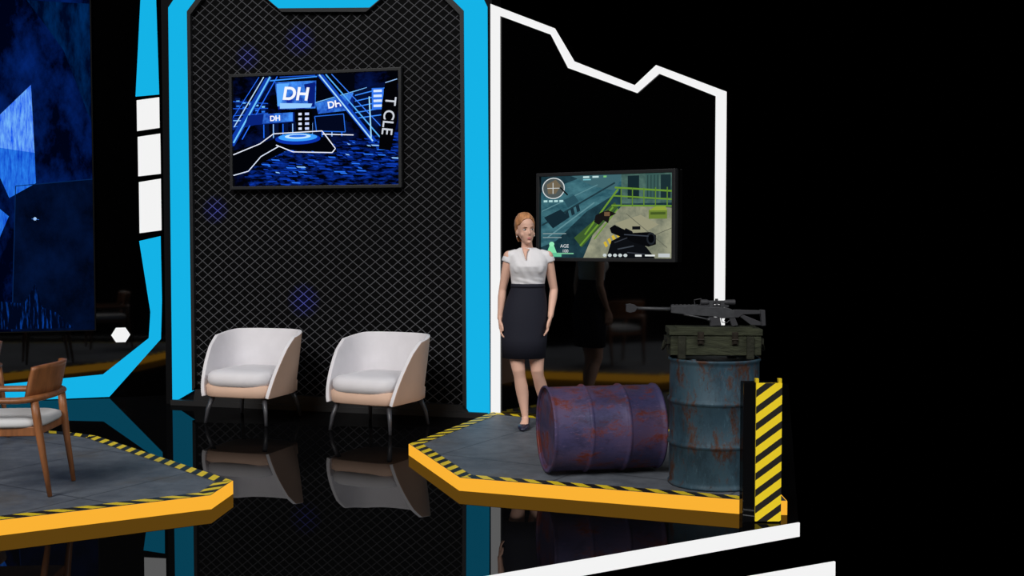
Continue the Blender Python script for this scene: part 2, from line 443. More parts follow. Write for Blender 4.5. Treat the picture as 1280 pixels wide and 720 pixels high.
# rows of lit seats in blocks
for row in range(14):
    y0 = 95+row*3.2; x0 = 30+row*1.2
    while x0 < 198:
        wd = random.uniform(2.5, 9)*(1+row*0.05); yy = y0-(x0-40)*0.13+random.uniform(-0.6, 0.6)
        if yy < 135 and yy > 74 and random.random() < 0.72:
            bb = random.random()
            col = (14, 60, 180) if bb < 0.45 else ((44, 120, 250) if bb < 0.68 else ((6, 26, 96) if bb < 0.94 else (150, 205, 255)))
            a.poly([(x0, yy), (x0+wd, yy+0.7), (x0+wd+1.6, yy+2.2), (x0+1.6, yy+1.5)], col)
        x0 += wd+random.uniform(0.8, 4)
a.poly([(0, 92), (62, 76), (120, 76), (130, 97), (70, 92), (0, 125)], (2, 3, 8))
for k in range(5):
    a.rect(4+k*8, 26+k*2, 10+k*8, 46+k*1.2, (8, 30, 90)); a.rect(5+k*8, 29+k*2, 9+k*8, 31+k*2, (120, 200, 255)); a.rect(5+k*8, 35+k*2, 9+k*8, 37+k*2, (40, 120, 240))
for k in range(4): a.line((1, 30+k*9), (45, 34+k*6), 1.0, (30, 90, 220))
a.poly([(0, 50), (30, 52), (30, 60), (0, 66)], (10, 40, 120)); a.line((1, 54), (30, 55), 1.2, (120, 190, 255)); a.line((1, 62), (30, 58), 1, (50, 130, 255))
a.poly([(42, 2), (50, 2), (2, 86), (0, 86), (0, 72)], (14, 60, 170))
a.line((48, 1), (1, 82), 2.0, (110, 200, 255)); a.line((40, 1), (2, 62), 1.2, (190, 225, 255)); a.line((57, 1), (12, 78), 1.2, (40, 110, 255)); a.line((34, 1), (1, 50), 0.8, (40, 110, 255))
for k in range(9):
    a.rect(38+k*12, 58, 46+k*12, 78, (5, 16, 50)); a.rect(39+k*12, 60, 40.2+k*12, 77, (140, 190, 255) if k % 2 else (30, 110, 255))
a.line((48, 6), (106, 3), 1.5, (60, 150, 255)); a.line((60, 2), (104, 1.5), 1.0, (30, 90, 220))
a.poly([(54, 8), (105, 8), (104, 42), (58, 42)], m_pan); a.poly([(56, 10), (72, 10), (60, 38), (57, 38)], (90, 170, 255)); a.poly([(90, 12), (104, 10), (103, 40), (96, 40)], (8, 30, 120)); a.poly([(60, 34), (100, 36), (98, 41), (60, 41)], (150, 205, 255))
a.text('DH', 80, 24, 22, (245, 248, 255), rot=4, skew=0.1, bold=0.03)
a.poly([(104, 36), (166, 20), (166, 44), (107, 49)], m_pan); a.poly([(150, 25), (166, 21), (166, 44), (140, 46)], (8, 34, 120)); a.line((104, 35), (166, 19), 1, (120, 190, 255))
a.text('DH', 127, 38, 11.5, (250, 250, 255), rot=-9, bold=0.03)
a.poly([(20, 48), (78, 46), (78, 58), (16, 61)], (8, 34, 120)); a.poly([(40, 47), (76, 46), (76, 57), (38, 59)], m_pan)
a.text('DH', 54, 53, 9, (250, 250, 255), rot=-2, bold=0.03)
a.rect(80, 44, 100, 73, (1, 2, 5))
for k in range(4): a.rect(83, 47+k*6, 87, 50+k*6, (220, 230, 255)); a.rect(91, 47+k*6, 96, 50+k*6, (200, 215, 255))
a.poly([(103, 52), (138, 50), (140, 72), (105, 70)], (3, 8, 30)); a.path([(103, 52), (138, 50), (140, 72), (105, 70), (103, 52)], 1, (40, 110, 230))
a.disc(82, 79, 28, 7, (10, 50, 170)); a.disc(82, 77, 24, 5, (60, 160, 255)); a.disc(82, 76, 16, 3, (200, 235, 255)); a.disc(82, 75.5, 11, 1.6, (40, 110, 230))
a.path([(1, 97), (35, 84), (52, 72), (112, 70), (128, 92), (124, 97), (76, 95), (55, 86)], 1.2, (235, 240, 255))
a.path([(1, 123), (20, 118), (36, 100), (58, 88)], 1.2, (225, 235, 255))
a.path([(112, 74), (150, 76)], 1.2, (235, 240, 255))
a.poly([(150, 24), (190, 12), (186, 60), (150, 50)], (4, 14, 50))
for k in range(5): a.line((152, 28+k*7), (188, 20+k*8), 1.2, (60, 140, 255))
a.rect(172, 20, 186, 46, (50, 120, 240))
for k in range(4): a.rect(174, 22+k*6, 184, 25+k*6, (215, 235, 255))
a.poly([(106, 1), (114, 1), (178, 84), (172, 86)], (16, 70, 190)); a.line((109, 1), (173, 84), 1.6, (170, 225, 255)); a.line((117, 1), (182, 80), 1.4, (90, 180, 255)); a.line((124, 1), (186, 70), 1, (60, 130, 255))
a.poly([(188, 14), (202, 10), (202, 60), (194, 96), (180, 94), (184, 40)], (3, 3, 6))
a.path([(169, 30), (171, 80)], 1.5, (160, 220, 255))
a.line((188, 14), (202, 10), 1, (150, 190, 240))
a.text('T CLE', 191.5, 54, 18, (205, 210, 220), rot=97, bold=0.01)
tv('wall_television', MA @ Matrix.Translation((0.705, -0.013, 2.118)), W, H, a, 'flat television showing a blue neon stage on the mesh wall')

# game picture
m_gfl = emit_noise('game_floor_picture', rgb(100, 106, 92), rgb(160, 160, 134), 7, (1, 1, 1), 0.3, 0.7)
m_gst = emit_noise('game_steel_picture', rgb(26, 68, 82), rgb(74, 124, 134), 6, (1, 1, 2.2), 0.3, 0.7, rot=(0, 0.5, 0))
m_gdk = emit_noise('game_dark_picture', rgb(14, 34, 44), rgb(36, 68, 78), 8, (1, 1, 1), 0.3, 0.7)
m_gcr = emit_noise('game_crate_picture', rgb(44, 72, 70), rgb(84, 116, 106), 12, (1, 1, 1), 0.3, 0.7)
W, H = 1.217, 0.684
a = Art(167, 103, W, H)
a.rect(0, 0, 167, 103, m_gdk)
a.poly([(0, 20), (60, 0), (110, 0), (100, 22), (60, 45), (20, 82), (0, 90)], m_gst)
a.poly([(40, 0), (106, 0), (96, 20), (70, 14)], (62, 100, 108)); a.line((1, 62), (96, 10), 2, (30, 54, 62)); a.line((8, 78), (70, 34), 1.6, (96, 140, 148)); a.line((1, 44), (74, 12), 1.2, (90, 134, 142))
for k in range(5): a.poly([(18+k*7, 54-k*4), (22+k*7, 52-k*4), (24+k*7, 60-k*4), (20+k*7, 62-k*4)], (24, 44, 54))
a.poly([(4, 52), (26, 42), (38, 52), (16, 66)], (20, 40, 50)); a.poly([(30, 30), (44, 24), (50, 32), (36, 40)], (40, 76, 88))
a.poly([(70, 70), (106, 38), (167, 42), (167, 103), (56, 103)], m_gfl)
a.poly([(96, 60), (128, 50), (150, 62), (120, 78)], (150, 148, 122)); a.line((104, 92), (166, 66), 0.8, (92, 94, 80)); a.line((110, 48), (160, 90), 0.8, (96, 98, 84))
a.rect(104, 0, 167, 36, m_gcr); a.rect(112, 2, 126, 30, (20, 38, 44)); a.rect(134, 0, 150, 32, (56, 88, 84)); a.rect(152, 2, 164, 30, (26, 46, 50))
for k in range(4): a.rect(136+k*4, 2, 137+k*4, 30, (34, 58, 58))
a.poly([(44, 78), (96, 34), (100, 40), (54, 90)], (60, 90, 44))
for (p, q, wd) in (((96, 16), (167, 22), 2.2), ((94, 26), (167, 32), 1.8), ((92, 38), (167, 40), 2.0), ((58, 74), (100, 18), 2.2), ((52, 88), (94, 40), 2.2), ((70, 80), (100, 42), 1.5)):
    a.line(p, q, wd, (104, 146, 48))
for x in (104, 118, 132, 146, 160): a.line((x, 17), (x, 40), 1.3, (92, 130, 44))
a.rect(138, 44, 160, 55, (104, 126, 50)); a.rect(140, 47, 158, 50, (66, 86, 36)); a.poly([(146, 40), (158, 40), (160, 45), (138, 45)], (140, 158, 60))
a.poly([(72, 50), (80, 46), (88, 44), (98, 48), (90, 52), (88, 60), (82, 56), (76, 62), (70, 58)], (22, 20, 20)); a.rect(83, 46, 90, 51, (110, 84, 60))
for k in range(4): a.poly([(82+k*5, 84-k*4), (85+k*5, 82-k*4), (88+k*5, 88-k*4), (85+k*5, 90-k*4)], (206, 176, 54))
a.poly([(86, 103), (92, 82), (104, 76), (110, 66), (118, 70), (122, 78), (136, 90), (146, 103)], (12, 14, 18))
a.poly([(90, 66), (96, 62), (104, 66), (118, 72), (140, 71), (147, 75), (147, 86), (138, 89), (120, 84), (112, 80), (92, 72)], (8, 9, 12))
a.disc(141, 79, 5.5, 7.5, (30, 34, 40)); a.disc(141, 79, 3.5, 5.2, (4, 5, 8)); a.line((118, 66), (128, 66), 4, (14, 16, 20)); a.line((100, 92), (120, 88), 1.5, (60, 66, 74))
a.line((108, 74), (138, 76), 1.2, (60, 66, 76)); a.line((112, 96), (134, 98), 1.2, (54, 58, 66)); a.line((96, 84), (112, 78), 1.2, (52, 56, 64))
a.disc(17, 15, 15, 13.5, (214, 220, 220)); a.disc(17, 15, 13.8, 12.4, (78, 86, 86)); a.poly([(8, 10), (20, 4), (27, 12), (20, 22), (10, 22)], (112, 100, 80)); a.rect(16, 8, 17, 22, (200, 205, 205)); a.rect(9, 14.5, 25, 15.3, (200, 205, 205))
a.line((26, 14), (36, 24), 1.8, (12, 14, 16))
for k in range(4): a.rect(4+k*7, 30, 9+k*7, 32.5, (180, 220, 220))
a.rect(56, 1, 64, 3.2, (190, 220, 220)); a.rect(68, 1, 76, 3.2, (190, 220, 220)); a.rect(82, 1, 86, 3.2, (120, 190, 120)); a.rect(56, 4.5, 66, 6, (120, 190, 200))
a.rect(3, 72, 34, 73.2, (130, 150, 152)); a.rect(3, 77, 28, 78.2, (130, 150, 152))
a.poly([(8, 98), (12, 88), (18, 88), (22, 98)], (130, 224, 170)); a.disc(15, 86, 3.4, 3, (150, 236, 184)); a.rect(3, 97, 28, 102, (96, 190, 150))
a.text('AGE', 32, 88.5, 6, (220, 226, 228)); a.text('100', 33, 94.8, 5.5, (220, 226, 228)); a.rect(22, 97, 44, 98.6, (120, 190, 150))
for k in range(5): a.disc(84+k*6.5, 99.6, 2.4, 2, (196, 205, 206))
a.rect(122, 98.5, 130, 101, (220, 224, 224)); a.rect(134, 98.5, 146, 100.5, (220, 224, 224)); a.rect(150, 97, 164, 101.5, (190, 196, 198))
tv('wall_television', MB @ Matrix.Translation((0.525, -0.004, 1.462)), W, H, a, 'flat television showing a shooter game on the glossy black wall')

# led wall
m_led = emit_noise('led_navy_picture', rgb(0, 3, 22), rgb(6, 44, 128), 1.6, (1.6, 1, 0.9), 0.42, 0.80, rot=(0, 0.6, 0))
m_ledd = emit_noise('led_dark_picture', rgb(1, 6, 22), rgb(4, 22, 60), 2.6, (1, 1, 0.7), 0.35, 0.75)
m_ledb = emit_noise('led_bright_picture', rgb(6, 80, 235), rgb(130, 200, 255), 10, (4, 1, 0.6), 0.35, 0.72)
m_ledm = emit_noise('led_mid_picture', rgb(2, 48, 190), rgb(50, 145, 252), 10, (4, 1, 0.6), 0.3, 0.75)
m_ledt = emit_noise('led_teal_picture', rgb(0, 8, 34), rgb(0, 56, 120), 2.2, (2, 1, 0.6), 0.45, 0.8, rot=(0, -0.5, 0))
W, H = 3.0, 3.65
r = empty('led_video_wall', MC @ Matrix.Translation((-3.1, -0.03, 0.70)), 'large video wall glowing with dark blue abstract graphics', 'screen')
a = Art(W*126.7, H*126.7, W, H)
ox = (2.12)*126.7; oy = a.h-415
def q(pts): return [(x*0.95+ox, y+oy) for x, y in pts]
a.rect(0, 0, a.w, a.h, m_led)
a.poly(q([(22, 232), (118, 222), (118, 415), (14, 415)]), m_ledd)
a.poly(q([(40, 0), (118, 0), (118, 150), (84, 60)]), m_ledt)
a.poly(q([(-60, 165), (0, 148), (43, 105), (46, 190), (0, 184), (-60, 200)]), m_ledb)
a.poly(q([(-50, 190), (0, 184), (46, 190), (47, 228), (14, 247), (0, 214)]), m_ledm)
a.poly(q([(-50, 230), (-10, 250), (13, 270), (0, 300), (-50, 330)]), m_ledm)
a.line(*q([(22, 232), (118, 222)]), 1.0, (6, 36, 84)); a.line(*q([(22, 232), (14, 415)]), 1.0, (6, 34, 80))
a.disc(45*0.95+ox, 273+oy, 2.0, 2.0, (170, 210, 255)); a.line(*q([(41, 273), (50, 274)]), 0.6, (60, 110, 200))
m_leds = emit_noise('led_streak_picture', rgb(1, 7, 28), rgb(16, 84, 200), 8, (5, 1, 0.5), 0.52, 0.8)
a.poly(q([(-50, 372), (30, 380), (44, 355), (52, 385), (70, 392), (90, 412), (-50, 412)]), m_leds)
o = a.g.obj('screen', a.mats, parent=r)
g = G(); g.box(-0.02, W+0.012, 0.002, 0.029, -0.012, H+0.01); g.obj('frame', [m_black], parent=r)

# ------------------------------------------------------------------ platforms
HP = 0.085
def offset_poly(pts, d):
    n = len(pts); res = []
    for i in range(n):
        p0, p1, p2 = Vector(pts[i-1]), Vector(pts[i]), Vector(pts[(i+1) % n])
        d1 = (p1-p0).normalized(); d2 = (p2-p1).normalized()
        n1 = Vector((-d1.y, d1.x)); n2 = Vector((-d2.y, d2.x))
        b_ = (n1+n2); k = d/max(0.3, (1+n1.dot(n2))); res.append(tuple(p1+b_*k))
    return res
def platform(pts, hz, label, hs=HP):
    """pts CCW; hz = indices of edges with tape"""
    r = empty('stage_platform', T(0, 0, 0), label, 'platform', 'stage platforms')
    n = len(pts)
    g = G(); g.prism(pts, 0.004, hs, axis='z'); o = g.obj('deck', [m_conc], parent=r)
    outp = offset_poly(pts, -0.006)
    g = G()
    v = [(x, y, z) for z in (0.001, hs-0.001) for x, y in outp]+[(x, y, z) for z in (0.001, hs-0.001) for x, y in pts]
    f = []
    for i in range(n):
        j = (i+1) % n
        f += [(i, j, n+j, n+i), (n+i, n+j, 3*n+j, 3*n+i), (i, 2*n+i, 2*n+j, j)]
    g.add(v, f); g.obj('fascia', [m_orange], parent=r)
    inn = offset_poly(pts, 0.09); v = []; f = []; uv = []
    for i in hz:
        j = (i+1) % n; b_ = len(v)
        L = (Vector(pts[j])-Vector(pts[i])).length
        v += [(*pts[i], hs+0.003), (*pts[j], hs+0.003), (*inn[j], hs+0.003), (*inn[i], hs+0.003)]
        f.append((b_, b_+1, b_+2, b_+3))
        d = (Vector(pts[j])-Vector(pts[i])).normalized()
        uv += [(0, 0), (L, 0), ((Vector(inn[j])-Vector(pts[i])).dot(d), 0.09), ((Vector(inn[i])-Vector(pts[i])).dot(d), 0.09)]
    obj('hazard_tape_border', v, f, m_haz, parent=r, uvs=uv)
    return r
platform([(-5.2, 4.45), (-2.791, 6.045), (-1.804, 6.640), (-1.775, 7.041), (-3.240, 8.665), (-3.483, 8.809), (-5.2, 9.5)], [0, 1, 2, 3, 4, 5],
         'grey concrete stage platform with glowing orange edge under wooden chairs')
platform([(-0.767, 8.322), (-0.334, 7.136), (1.362, 6.516), (1.605, 6.50), (1.671, 8.70), (-0.172, 9.862)], [0, 1, 4, 5],
         'grey concrete stage platform with glowing orange edge under oil drums')

# hazard post
r = empty('hazard_post', T(1.42, 6.36, 0), 'black post with yellow and black diagonal warning stripes', 'post')
g = G(); g.box(-0.105, 0.115, -0.03, 0.06, 0.0, 0.80)
g.obj('post_body', [mirror_mat('gloss_black_post', (0.1, 0.1, 0.1), 0.05, 0.004)], parent=r, bevel=0.003)
x0, x1, z0, z1 = -0.035, 0.112, 0.008, 0.80
obj('hazard_panel', [(x0, -0.04, z0), (x1, -0.04, z0), (x1, -0.04, z1), (x0, -0.04, z1), (x0, -0.031, z0), (x1, -0.031, z0), (x1, -0.031, z1), (x0, -0.031, z1)],
    [(0, 1, 2, 3), (4, 7, 6, 5), (0, 4, 5, 1), (3, 2, 6, 7), (0, 3, 7, 4), (1, 5, 6, 2)], m_hazp, parent=r,
    uvs=[(z0, 0), (z0, -0.147), (z1, -0.147), (z1, 0)]+[(z0, 0)]*20)
m_yel = pmat('yellow_plastic', rgb(225, 195, 30), 0.4)
for x in (-0.03, 0.1):
    g = G(); g.box(x-0.008, x+0.012, -0.035, 0.0, 0.80, 0.825); g.obj('cap_stud', [m_yel], parent=r, bevel=0.003)

# ------------------------------------------------------------------ oil drums
def revolve(prof, seg=64):
    v = []; f = []; n = len(prof)
    for r_, z in prof:
        for k in range(seg):
            t = 2*math.pi*k/seg; v.append((r_*math.cos(t), r_*math.sin(t), z))
    for i in range(n-1):
        for k in range(seg):
            k2 = (k+1) % seg; f.append((i*seg+k, i*seg+k2, (i+1)*seg+k2, (i+1)*seg+k))
    return v, f
def drum(mw, m, R, Hh, label):
    r = empty('oil_drum', mw, label, 'barrel', 'steel oil drums')
    prof = [(R-0.012, 0.012), (R-0.008, 0.0), (R+0.004, 0.0), (R+0.006, 0.012), (R-0.004, 0.022), (R-0.004, 0.04)]
    def ring(zc): return [(R-0.003, zc-0.022), (R+0.002, zc-0.014), (R+0.010, zc-0.005), (R+0.010, zc+0.005), (R+0.002, zc+0.014), (R-0.003, zc+0.022)]
    for k in (1, 2): prof += ring(Hh*k/3)
    prof += [(R-0.004, Hh-0.04), (R-0.004, Hh-0.022), (R+0.006, Hh-0.012), (R+0.004, Hh), (R-0.008, Hh), (R-0.012, Hh-0.014)]
    v, f = revolve(prof)
    g = G().add(v, f); g.obj('drum_body', [m], parent=r, smooth=True)
    for z, s in ((0.014, 1), (Hh-0.014, -1)):
        v, f = revolve([(0.0005, z+s*0.004), (R*0.55, z+s*0.003), (R*0.8, z+s*0.001), (R*0.84, z+s*0.008), (R*0.9, z+s*0.008), (R-0.011, z)])
        g = G().add(v, f); g.obj('drum_lid', [m], parent=r, smooth=True)
    for (x, y, q_) in ((R*0.6, 0, 0.03), (-R*0.62, 0.02, 0.018)):
        v, f = revolve([(0.0005, 0.010), (q_*0.7, 0.010), (q_, 0.008), (q_, 0.0)], 20)
        g = G().add([(a_+x, b_+y, c_+Hh-0.014) for a_, b_, c_ in v], f); g.obj('bung_cap', [m], parent=r, smooth=True)
    return r
drum(T(1.268, 6.995, 0.088, 40), m_teal, 0.281, 0.790, 'upright rusty teal steel oil drum carrying an ammunition crate')
mw = Matrix.Translation((0.215, 7.26, 0.090+0.288)) @ Matrix.Rotation(math.radians(11), 4, 'Z') @ Matrix.Rotation(math.radians(90), 4, 'Y') @ Matrix.Rotation(math.radians(75), 4, 'Z')
drum(mw, m_purp, 0.277, 0.748, 'rusty violet steel oil drum lying on its side')

# ------------------------------------------------------------------ crate
m_crate = pmat('olive_crate_wood', rgb(50, 53, 39), 0.75, var=0.5, scale=9, bump=0.5, bscale=30, stretch=(1, 1, 4), spec=0.2)
m_crate2 = pmat('dark_olive_batten', rgb(38, 39, 30), 0.7, var=0.4, scale=14, bump=0.4, spec=0.2)
m_iron = pmat('worn_iron', rgb(44, 38, 30), 0.5, metal=0.5, var=0.4, scale=30)
r = empty('ammunition_crate', T(1.259, 7.0, 0.880, -3, 1.0445), 'worn olive green wooden ammunition crate on the upright drum', 'crate')
g = G(); g.box(-0.265, 0.265, -0.14, 0.14, 0.02, 0.135); g.obj('crate_body', [m_crate], parent=r, bevel=0.006)
g = G(); g.box(-0.272, 0.272, -0.147, 0.147, 0.138, 0.176); g.box(-0.225, 0.225, -0.10, 0.10, 0.174, 0.181)
g.obj('crate_lid', [m_crate], parent=r, bevel=0.007)
for x in (-0.20, 0.20):
    g = G(); g.box(x-0.022, x+0.022, -0.158, 0.158, 0.0, 0.02); g.box(x-0.022, x+0.022, -0.157, -0.14, 0.0, 0.134); g.box(x-0.022, x+0.022, 0.14, 0.157, 0.0, 0.134)
    g.obj('batten', [m_crate2], parent=r, bevel=0.004)
for x in (-0.09, 0.11):
    g = G(); g.box(x-0.018, x+0.018, -0.153, -0.140, 0.085, 0.160); g.tube([(x-0.02, -0.156, 0.115), (x+0.02, -0.156, 0.115)], 0.006, 10); g.box(x-0.01, x+0.01, -0.158, -0.15, 0.09, 0.15)
    g.obj('latch', [m_iron], parent=r, bevel=0.002)
for sx_ in (-1, 1):
    g = G(); g.box(min(sx_*0.265, sx_*0.283), max(sx_*0.265, sx_*0.283), -0.12, 0.12, 0.085, 0.12)
    pts = [(sx_*(0.283+0.018*math.sin(math.pi*k/12)), -0.07+0.14*k/12, 0.088-0.045*math.sin(math.pi*k/12)) for k in range(13)]
    g.tube(pts, 0.008, 8); g.obj('rope_handle', [m_crate2], parent=r, smooth=False, bevel=0.002)

# ------------------------------------------------------------------ rifle (x along barrel, muzzle -x)
r = empty('sniper_rifle', T(1.243, 6.96, 1.073, 0, 1.0445), 'long dark grey scoped sniper rifle resting on the crate', 'rifle')
S = 1/209.5
def R2(pts): return [((x-893)*S, (408-y)*S) for x, y in pts]
def rp(x, y, d=0): return ((x-893)*S, d, (408-y)*S)
g = G(); g.prism(R2([(842, 382.5), (872, 381), (876, 383), (912, 384.5), (921, 388), (921, 397), (905, 398), (898, 396), (868, 394), (842, 391)]), -0.017, 0.017)
g.obj('receiver', [m_gun], parent=r, bevel=0.003)
g = G()
g.box((842-893)*S, (914-893)*S, -0.008, 0.008, (408-384)*S, (408-381.2)*S)
for k in range(14): g.box(*[(843+k*5-893)*S, (846+k*5-893)*S], -0.009, 0.009, (408-382.5)*S-0.001, (408-380.5)*S)
g.obj('rail', [m_gun2], parent=r)
g = G(); g.tube([rp(843, 386.5), rp(820, 386), rp(798, 385.2)], [0.0115, 0.0100, 0.0090], 14)
g.obj('barrel', [m_gun], parent=r, smooth=True)
g = G(); g.tube([rp(801, 385.2), rp(798, 385.2), rp(797, 385.1), rp(790, 385), rp(787, 385)], [0.009, 0.014, 0.018, 0.018, 0.013], 12)
g.prism(R2([(786, 380.5), (791, 379.5), (797, 381), (800, 385), (797, 389.5), (791, 391), (786, 389.5)]), -0.018, 0.018)
g.obj('muzzle_brake', [m_gun2], parent=r, bevel=0.002)
g = G(); g.tube([rp(879, 378, 0), rp(887, 378), rp(890, 378), rp(908, 378), rp(911, 378), rp(922, 378)], [0.018, 0.017, 0.011, 0.011, 0.016, 0.017], 18)
g.tube([rp(899, 378), rp(899, 373.5)], 0.009, 12); g.tube([rp(899, 378, -0.022), rp(899, 378, 0.022)], 0.009, 12)
g.obj('scope', [m_gun2], parent=r, smooth=False, bevel=0.001)
for x in (892, 906):
    g = G(); g.box((x-2.5-893)*S, (x+2.5-893)*S, -0.013, 0.013, (408-384)*S, (408-376)*S); g.obj('scope_mount', [m_gun], parent=r, bevel=0.002)
g = G(); g.prism(R2([(889, 396), (903, 397), (905, 407), (891, 408)]), -0.012, 0.012); g.obj('magazine', [m_gun2], parent=r, bevel=0.003)
g = G(); g.prism(R2([(914, 397), (922, 397), (926, 407), (918, 408)]), -0.013, 0.013); g.obj('pistol_grip', [m_gun2], parent=r, bevel=0.004)
g = G(); g.tube([rp(905, 398), rp(906, 403), rp(912, 403.5), rp(916, 400)], 0.0025, 8); g.tube([rp(910, 398), rp(909, 401.5)], 0.002, 6); g.obj('trigger_guard', [m_gun], parent=r)
g = G(); g.prism(R2([(920, 387), (957, 388), (957, 392.5), (932, 393), (926, 397), (920, 397)]), -0.015, 0.015)
g.prism(R2([(953, 387), (959, 387.5), (960, 407), (955, 407.5)]), -0.019, 0.019)
g.prism(R2([(928, 396), (931, 393), (956, 403), (956, 407), (942, 406.5)]), -0.011, 0.011)
g.obj('stock', [m_gun2], parent=r, bevel=0.003)
for d in (-1, 1):
    g = G(); g.tube([rp(858, 393, d*0.012), rp(874, 396, d*0.018), rp(887, 399, d*0.022)], [0.006, 0.005, 0.005], 10); g.tube([rp(887, 399, d*0.022), rp(890, 399.5, d*0.023)], 0.009, 10)
    g.obj('bipod_leg', [m_gun], parent=r, smooth=True)
g = G(); g.tube([rp(872, 381), rp(871, 375), rp(880, 373.5)], 0.003, 8)
g.obj('carry_handle', [m_gun2], parent=r)

# ------------------------------------------------------------------ tub armchairs
m_uph = pmat('white_upholstery', rgb(220, 217, 220), 0.85, spec=0.1, var=0.03, bump=0.15, bscale=180)
m_uphb = pmat('beige_leather_shell', rgb(212, 178, 156), 0.6, spec=0.2, var=0.04, scale=5)
m_leg = pmat('dark_grey_leg', rgb(58, 58, 62), 0.4)
def lerp(a_, b_, t): return a_+(b_-a_)*t
def tub(mw, label):
    r = empty('armchair', mw, label, 'chair', 'white tub armchairs')
    nu, ns = 48, 12; v = []; f = []
    for i in range(nu+1):
        u = -1+2*i/nu; a_ = abs(u); sg = 1 if u >= 0 else -1
        for j in range(ns+1):
            s = j/ns
            wd = lerp(0.335, 0.405, s**0.8); dp = lerp(0.31, 0.37, s**0.8); yf = lerp(-0.33, -0.10, s**1.6)
            if a_ < 0.62:
                ph = a_/0.62*math.pi/2
                x = wd*math.sin(ph)**0.78 if ph > 0 else 0; y = 0.02+dp*max(0, math.cos(ph))**0.78
            else:
                k = (a_-0.62)/0.38; x = wd*(1-0.02*k); y = lerp(0.02, yf, k)
            zt = 0.79-0.13*max(0, (a_-0.35)/0.65)**1.3
            z = lerp(0.235, zt, s)
            v.append((sg*x, y, z))
    for i in range(nu):
        for j in range(ns):
            q0 = i*(ns+1)+j; f.append((q0, q0+1, q0+ns+2, q0+ns+1))
    o = obj('backrest_shell', v, f, [m_uphb, m_uph], parent=r, smooth=True)
    me = o.data
    c0 = me.polygons[nu//2*ns+3]
    if c0.normal.y < 0: me.flip_normals()
    sd = o.modifiers.new('s', 'SOLIDIFY'); sd.thickness = 0.034; sd.offset = -1; sd.material_offset = 1; sd.material_offset_rim = 1; sd.use_even_offset = True
    bv = o.modifiers.new('b', 'BEVEL'); bv.width = 0.013; bv.segments = 3; bv.limit_method = 'ANGLE'; bv.angle_limit = math.radians(50)
    g = G(); g.loft([(0.235, 0, -0.02, 0.318, 0.318), (0.245, 0, -0.02, 0.33, 0.33), (0.335, 0, -0.02, 0.335, 0.335), (0.345, 0, -0.02, 0.32, 0.32)], seg=48, pw=0.42)
    g.obj('seat_base', [m_uphb], parent=r, smooth=True)
    g = G(); g.loft([(0.325, 0, -0.045, 0.27, 0.29), (0.335, 0, -0.045, 0.30, 0.315), (0.38, 0, -0.045, 0.318, 0.332), (0.43, 0, -0.045, 0.315, 0.326), (0.455, 0, -0.04, 0.290, 0.298), (0.470, 0, -0.04, 0.22, 0.23), (0.475, 0, -0.04, 0.1, 0.11)], seg=48, pw=0.5)
    g.obj('seat_cushion', [m_uph], parent=r, smooth=True)
    for i, (x, y) in enumerate(((-1, -1), (1, -1), (1, 1), (-1, 1))):
        g = G(); g.tube([(x*0.25, y*0.25-0.01, 0.245), (x*0.285, y*0.29-0.01, 0.12), (x*0.30, y*0.31-0.01, 0.0)], [0.022, 0.018, 0.013], 14)
        g.obj('leg', [m_leg], parent=r, smooth=True)
    return r
tub(T(-2.32, 10.02, 0, -17), 'white upholstered tub armchair with beige shell, farther from the dark drums')
tub(T(-1.135, 9.60, 0, -26), 'white upholstered tub armchair with beige shell, nearer the stage platform')

